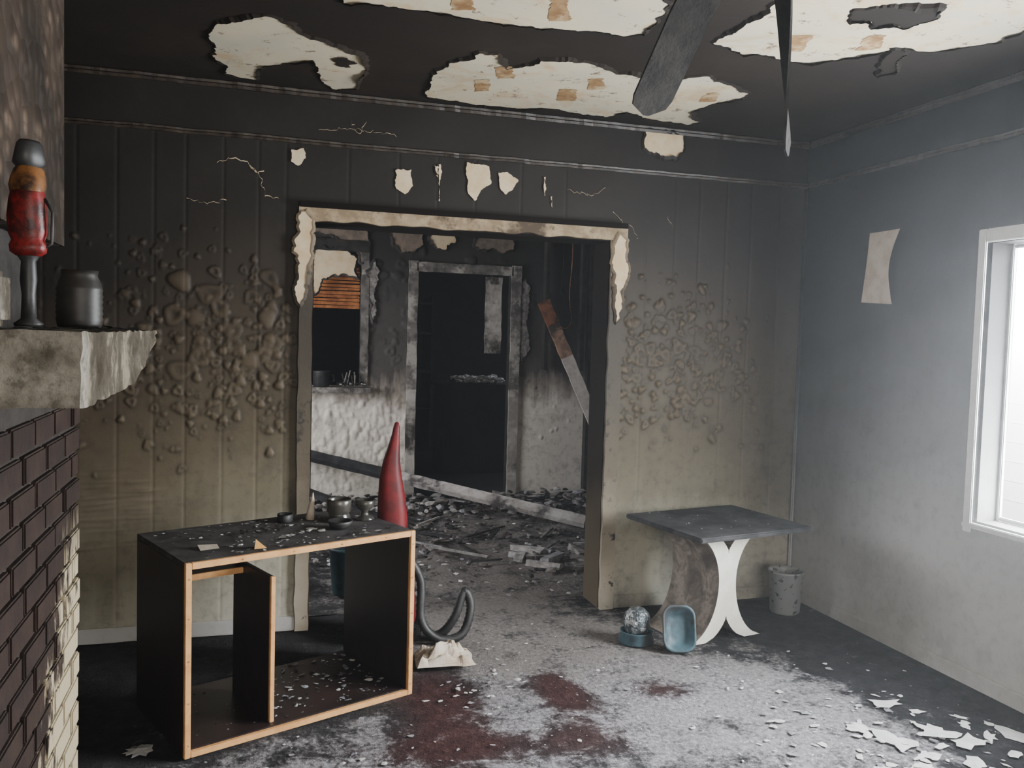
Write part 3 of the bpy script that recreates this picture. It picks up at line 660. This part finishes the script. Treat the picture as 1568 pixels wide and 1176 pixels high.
b=B([M['teal'],M['black_plastic']])
Tb=Matrix.Translation((2.0,3.70,.115))@Matrix.Rotation(math.radians(-14),4,'Z')@Matrix.Rotation(math.radians(70),4,'X')
def rrect(wx,wy,r,z,n=6):
    o=[]
    for (sx,sy,a0) in ((1,1,0),(-1,1,90),(-1,-1,180),(1,-1,270)):
        for i in range(n+1):
            a=math.radians(a0+90*i/n); o.append((sx*(wx-r)+r*math.cos(a),sy*(wy-r)+r*math.sin(a),z))
    return o
rings=[rrect(.055,.08,.04,-.04),rrect(.075,.105,.05,.0),rrect(.082,.112,.055,.005),rrect(.08,.11,.055,.01),rrect(.07,.098,.048,.006),rrect(.052,.076,.04,-.03),rrect(.03,.045,.025,-.034)]
vs=[v for r_ in rings for v in r_]; k=len(rings[0]); fs=[]
for j in range(len(rings)-1):
    for i in range(k): l=(i+1)%k; fs.append((j*k+i,j*k+l,(j+1)*k+l,(j+1)*k+i))
fs.append(tuple(range(k))[::-1]); fs.append(tuple((len(rings)-1)*k+i for i in range(k)))
b.add(vs,fs,0,True,Tb); b.obj('pet_bowl')
b=B([M['teal']]); c=(1.85,3.86,.004)
b.lathe([(0,0),(.085,0),(.088,.01),(.075,.05),(.082,.06),(.078,.062),(.068,.05),(.06,.02),(0,.018)],c,0); b.obj('pet_bowl.001',c)
b=B([M['glass']]); c=(1.85,3.86,.034)
b.lathe([(0.0,.0),(.03,.002),(.055,.02),(.066,.055),(.068,.08),(.06,.115),(.04,.138),(.015,.148),(0,.149)],c,0,wob=.02); b.obj('glass_globe',c)
b=B([M['enamel']]); c=(2.89,4.13,.004)
b.lathe([(0,0),(.078,0),(.082,.008),(.092,.22),(.10,.228),(.10,.236),(.094,.238),(.088,.225),(.076,.02),(0,.015)],c,0); b.obj('enamel_bucket',c)

# ------------------------------------------------------------------ window on right wall
b=B([simple('window_frame_paint',(.82,.83,.83),(.72,.73,.74),.5,10,.1)])
for (y0,y1,z0_,z1) in ((WY1,WY1+.045,WZ0-.05,WZ1+.06),(WY0-.045,WY0,WZ0-.05,WZ1+.06),(WY0,WY1,WZ1,WZ1+.06)): b.bbox((XR-.018,y0,z0_),(XR-.005,y1,z1),0)
b.bbox((XR-.02,WY0-.05,WZ0-.03),(XR+.06,WY1+.05,WZ0-.005),0)
for (y0,y1,z0_,z1) in ((WY1-.02,WY1-.003,WZ0,WZ1),(WY0+.003,WY0+.02,WZ0,WZ1),(WY0+.02,WY1-.02,WZ1-.02,WZ1-.003),(WY0+.02,WY1-.02,WZ0+.003,WZ0+.02)): b.bbox((XR+.12,y0,z0_),(XR+.14,y1,z1),0)
b.obj('window_1')
b=B([M['paper']]); vs=[];fs=[];n=14
for i in range(n+1):
    z=2.10-.36*i/n; tt=i/n; w0=3.82-.02*math.sin(tt*3.1)+.03*tt; w1=3.60+.035*math.sin(tt*3.14)+.02*tt
    for j in range(6):
        y=w0+(w1-w0)*j/5; vs.append((XR-.012-.03*math.sin(tt*2.6)*.6-.012*(j/5-.5)**2,y,z-.015*j/5*(1 if i>n-2 else 0)))
for i in range(n):
    for j in range(5): fs.append((i*6+j,i*6+j+1,(i+1)*6+j+1,(i+1)*6+j))
b.add(vs,fs,0,True); b.obj('hanging_paper')
b=B([simple('white_backdrop_boards',(.88,.89,.9),(.84,.85,.87),.7,6,.1)])
for i in range(26):
    z=-.1+i*.15; b.add([(5.62,-1.5,z),(5.62,8.5,z),(5.60,8.5,z+.15),(5.60,-1.5,z+.15),(5.64,-1.5,z),(5.64,8.5,z)],[(0,3,2,1),(0,1,5,4)],0)
b.box((5.65,-1.5,-.1),(5.75,8.5,3.8)); b.obj('window_backdrop_added')  # added white backdrop outside, there to make the window look blown out
# ------------------------------------------------------------------ ceiling fan (heat-drooped blades)
b=B([M['char'],M['black_plastic']]); hc=(1.22,1.92,0)
b.lathe([(0,H-.002),(.07,H-.002),(.075,H-.03),(.04,H-.05),(.02,H-.06),(.02,H-.10),(.09,H-.115),(.115,H-.14),(.115,H-.18),(.09,H-.205),(.05,H-.21),(.0,H-.22)],hc,1)
def blade(dirv,droop,w=.065,L=.5,tw=0.0):
    d=Vector(dirv).normalized(); s_=Vector((-d.y,d.x,0))
    n=20; vs=[];fs=[]; p=Vector((hc[0],hc[1],H-.17))+d*.10
    for i in range(n+1):
        tt=i/n; ang=droop*min(1,tt*2.2); ww=w*(.45+.55*min(1,tt*4)); 
        if tt>.9: ww*=math.sqrt(max(0.02,1-((tt-.9)/.1)**2))
        fwd=d*math.cos(ang)-Vector((0,0,1))*math.sin(ang); nn=s_*math.cos(tw*tt)+fwd.cross(s_)*math.sin(tw*tt)
        th_=fwd.cross(nn).normalized()*.004
        vs.extend([p-nn*ww-th_,p+nn*ww-th_,p+nn*ww+th_,p-nn*ww+th_]); p=p+fwd*(L/n)
    for i in range(n):
        for j in range(4): k=(j+1)%4; fs.append((i*4+j,i*4+k,(i+1)*4+k,(i+1)*4+j))
    fs.append((0,1,2,3)); fs.append((n*4+3,n*4+2,n*4+1,n*4)); b.add(vs,fs,0,False)
blade((-.12,1,0),.80,w=.068,L=.58); blade((.62,.75,0),.95,w=.028,L=.68,tw=1.9); blade((1,-.9,0),.3); blade((-.2,-1,0),.5); blade((-1,-.8,0),.3)
b.obj('ceiling_fan')

# ------------------------------------------------------------------ loose flakes on main floor
b=B([M['white_paint'],M['grey_flake'],M['white_paint']])
ci=cab.inverted()
keep_out=[(2.0,3.72,.13),(1.85,3.86,.11),(2.89,4.13,.11),(.86,3.8,.2),(.75,4.12,.33),(2.4,3.98,.36)]
def sc(n,cx,cy,sx,sy,szs,ms,an=0):
    for i in range(n):
        a=random.gauss(0,sx);c=random.gauss(0,sy); x=cx+a*math.cos(an)-c*math.sin(an); y=cy+a*math.sin(an)+c*math.cos(an)
        s_=random.choice(szs)
        if x>3.0 or y>4.3 or x<-.4 or any((x-p)**2+(y-q_)**2<(r+s_)**2 for p,q_,r in keep_out): continue
        l=ci@Vector((x,y,0))
        if -.03-s_<l.x<W_+.03+s_ and -.03-s_<l.y<Dp+.03+s_: continue
        b.flake((x,y,.006),s_,random.choice(ms),.1)
sc(170,2.3,2.65,.28,.25,[.006,.01,.016,.025],[0,0,0,1]); sc(30,2.45,2.52,.22,.14,[.04,.055,.09],[0,0,2])
sc(180,1.8,3.2,.5,.35,[.003,.004,.006],[0,1,1]); sc(90,.2,2.9,.4,.15,[.005,.008,.015],[0,1,1])
sc(60,.95,3.55,.12,.15,[.006,.012,.018],[0,0,1]); sc(20,-.32,3.35,.04,.12,[.03,.05,.06],[0,1]); sc(120,1.3,4.0,.35,.4,[.004,.006,.010],[0,1,1]); sc(40,2.3,3.2,.3,.25,[.006,.012,.02],[0,1])
b.obj('paint_flakes.001')

# ------------------------------------------------------------------ second room debris
b=B([M['ash'],M['ash_light'],M['char'],M['board_black'],M['white_paint'],M['grey_flake']])
def mound(n,x0,x1,y0,y1,s0,s1,zmax=.06):
    for i in range(n):
        x=random.uniform(x0,x1);y=random.uniform(y0,y1); s_=random.uniform(s0,s1)
        if (x-.52)**2+(y-4.9)**2<.2**2: continue
        b.lump((x,y,random.uniform(0,zmax)),s_,random.choice([0,0,0,1,2,3,5]),.5)
mound(420,.35,3.4,5.0,7.7,.01,.04,.02); mound(320,1.2,3.2,6.9,7.72,.02,.07,.07); mound(220,.3,1.5,7.0,7.72,.02,.07,.07); mound(120,.4,.95,4.75,6.5,.015,.04,.03)
for i in range(70):
    x=random.uniform(.5,3.2);y=random.uniform(5.3,7.6);a=random.uniform(0,3.14);L_=random.uniform(.1,.45)
    b.box((-L_/2,-.01,0),(L_/2,.01,.012),random.choice([0,2,3,3,1]),Matrix.Translation((x,y,random.uniform(.01,.05)))@Matrix.Rotation(a,4,'Z')@Matrix.Rotation(random.uniform(-.12,.12),4,'Y'),.003)
for i in range(700): 
    x,y=random.uniform(.4,3.2),random.uniform(4.65,7.6)
    if (x-.52)**2+(y-4.9)**2<.2**2: continue
    b.flake((x,y,.015),random.choice([.008,.014,.022]),random.choice([0,1,4,5,2,0]),.5)
for i in range(14): 
    x=random.uniform(1.75,2.2);y=random.uniform(5.0,5.6); b.box((-.12,-.03,0),(.12,.03,.03),random.choice([1,0,5]),Matrix.Translation((x,y,random.uniform(.01,.05)))@Matrix.Rotation(random.uniform(0,3),4,'Z'),.01)
b.obj('burnt_debris')
def plank(name,p,q_,w,t_,mats,split=None,roll=0):
    p=Vector(p);q_=Vector(q_);d=(q_-p);L_=d.length; Mx=Matrix.Translation(p)@d.to_track_quat('X','Z').to_matrix().to_4x4()@Matrix.Rotation(roll,4,'X')
    b=B(mats)
    for part,(a,c) in enumerate(split or [(0,1)]):
        vs=[];fs=[];m_=24
        for i in range(m_+1):
            x=L_*(a+(c-a)*i/m_); jw=w*(1+.12*noise.noise((x*9,1,3))); vs+=[(x,-jw/2,-t_/2),(x,jw/2,-t_/2),(x,jw/2+.003*noise.noise((x*20,2,2)),t_/2),(x,-jw/2,t_/2)]
        for i in range(m_):
            for j in range(4): k=(j+1)%4; fs.append((i*4+j,i*4+k,(i+1)*4+k,(i+1)*4+j))
        fs.append((3,2,1,0)); fs.append((m_*4,m_*4+1,m_*4+2,m_*4+3)); b.add(vs,fs,part,False,Mx)
    return b.obj(name)
plank('fallen_plank',(.30,7.66,.47),(2.52,6.25,.07),.09,.05,[M['board_black'],M['board']],[(0,.40),(.40,1)],.6)
plank('fallen_plank.001',(.3,7.0,.28),(1.0,6.6,.06),.08,.04,[M['board_black']])
M['lean']=simple('scorched_leaning_board',(.66,.62,.58),(.50,.44,.40),.8,10,.4)
plank('leaning_board',(2.57,7.58,1.84),(3.42,7.5,.03),.115,.03,[simple('scorched_board_tip',(.25,.10,.05),(.08,.035,.02),.8,12,.4,dirt=(.02,.015,.012)),simple('board_scorch',(.42,.25,.17),(.2,.12,.09),.8,10,.3,dirt=(.05,.04,.035)),M['lean']],[(0,.12),(.12,.28),(.28,1)],math.pi/2)
b=B([M['far_cas_w']]); ragbar(b,2.13,2.29,1.34,2.07,8.0,8.02,0,20,True,.01); b.box((2.17,8.005,2.07),(2.2,8.015,H),0,None,.002); b.obj('hanging_door_strip')
b=B([M['copper'],M['char']])
b.tube(cr([(2.88,7.72,H),(2.89,7.70,2.3),(2.87,7.70,1.9),(2.90,7.70,1.68),(2.84,7.69,1.60),(2.78,7.69,1.62)],6),.006,0); b.tube([(2.80,7.72,H),(2.80,7.70,2.2),(2.77,7.70,1.75),(2.80,7.69,1.5)],.004,1)
for x,zb_ in ((2.62,1.2),(2.98,1.2),(3.06,.0)): b.box((x,7.66,zb_),(x+.035,7.74,H-.01),1,None,.004)
b.obj('exposed_pipes')
b=B([M['dark_room'],M['ash_light'],M['white_paint']])
b.bbox((2.0,9.1,0),(2.9,9.7,.94),0); b.bbox((1.95,9.05,.94),(2.95,9.75,.98),0)
for i in range(200): b.lump((random.gauss(2.38,.12),random.gauss(9.22,.07),1.0+random.uniform(0,.06)),random.uniform(.02,.055),random.choice([1,2,2]),.5)
b.obj('burnt_counter')
b=B([M['dark_room'],M['char']])
for z in (.5,1.0,1.5,1.9): b.box((1.3,11.3,z),(2.3,11.9,z+.03),1,None,.01)
for x in (1.3,2.27): b.box((x,11.3,0),(x+.03,11.9,2.0),1)
b.obj('burnt_shelving')
b=B([M['black_plastic']]); c=(.58,7.71,PZ0-.008)
b.lathe([(0,0),(.06,0),(.07,.01),(.072,.13),(.076,.14),(.068,.14),(.062,.02),(0,.015)],c,0); b.tube([(c[0]+.07,c[1],c[2]+.11),(c[0]+.11,c[1],c[2]+.10),(c[0]+.11,c[1],c[2]+.05),(c[0]+.07,c[1],c[2]+.04)],.006,0); b.obj('burnt_mug',c)
b=B([M['ash'],M['char'],M['ash_light']])
for i in range(40): b.lump((random.uniform(.72,.97),random.uniform(7.68,7.77),PZ0+random.uniform(.012,.03)),random.uniform(.01,.022),random.choice([0,1,1,2]),.6)
for i in range(8):
    x=random.uniform(.76,.92); b.tube([(x,7.72,PZ0),(x+random.uniform(-.04,.04),7.72,PZ0+random.uniform(.06,.14))],.006,random.choice([0,1]))
b.obj('charred_utensils')
b=B([M['teal_dark']]); c=(.54,4.88,.03)
b.lathe([(0,0),(.09,0),(.095,.01),(.115,.25),(.122,.255),(.122,.27),(.112,.27),(.09,.02),(0,.015)],c,0); b.obj('plastic_bucket',c)

# ------------------------------------------------------------------ light + thin haze added to imitate the window's glare
w=bpy.data.worlds.new('World'); S.world=w; w.use_nodes=True; nt=w.node_tree
bg=nt.nodes['Background']; bg.inputs[0].default_value=(.85,.93,1,1); bg.inputs[1].default_value=4.0
vsn=nt.nodes.new('ShaderNodeVolumeScatter'); vsn.inputs['Density'].default_value=.011; vsn.inputs['Anisotropy'].default_value=.7; vsn.inputs['Color'].default_value=(.93,.96,1,1)
nt.links.new(vsn.outputs[0],nt.nodes['World Output'].inputs['Volume'])
def area(name,loc,rot,sx,sy,e,col=(1,1,1)):
    l=bpy.data.lights.new(name,'AREA'); l.shape='RECTANGLE'; l.size=sx;l.size_y=sy;l.energy=e;l.color=col
    o=bpy.data.objects.new(name,l); COL.objects.link(o); o.location=loc; o.rotation_euler=rot; return o
area('window_daylight',(XR+.24,(WY0+WY1)/2+.1,(WZ0+WZ1)/2),(0,math.radians(90),0),1.9,2.3,500,(.93,.97,1))
area('backdrop_lamp_added',(3.9,3.6,3.6),(0,math.radians(-55),0),1.5,5,11000,(1,.99,.98))  # added lamp that brightens the backdrop behind the window
area('rear_window_daylight',(1.0,YB-.18,1.45),(math.radians(90),0,0),2.7,1.4,135,(1,.93,.84))
area('far_room_daylight',(XL-.2,6.05,1.5),(0,math.radians(-90),0),1.4,1.6,120,(.97,.97,1))
area('kitchen_fill_added',(4.1,9.2,1.7),(0,math.radians(80),0),.5,.5,14,(.9,.93,1))  # added fill lamp without a window, brightens the ash on the counter
# ------------------------------------------------------------------ camera
f=1320.0; th=math.radians(16.8); ph=math.atan(73/1320.0); ro=math.atan(0.028)
F=Vector((math.sin(th)*math.cos(ph),math.cos(th)*math.cos(ph),-math.sin(ph)))
R0=Vector((math.cos(th),-math.sin(th),0)); U0=R0.cross(F)
R=R0*math.cos(ro)+U0*math.sin(ro); U=-R0*math.sin(ro)+U0*math.cos(ro)
cm=bpy.data.cameras.new('camera'); cm.sensor_fit='HORIZONTAL'; cm.sensor_width=36; cm.lens=36*f/1568; cm.clip_start=.02
co=bpy.data.objects.new('camera',cm); COL.objects.link(co)
mw=Matrix((R,U,-F)).transposed().to_4x4(); mw.translation=Vector((0,0,1.51)); co.matrix_world=mw
S.camera=co
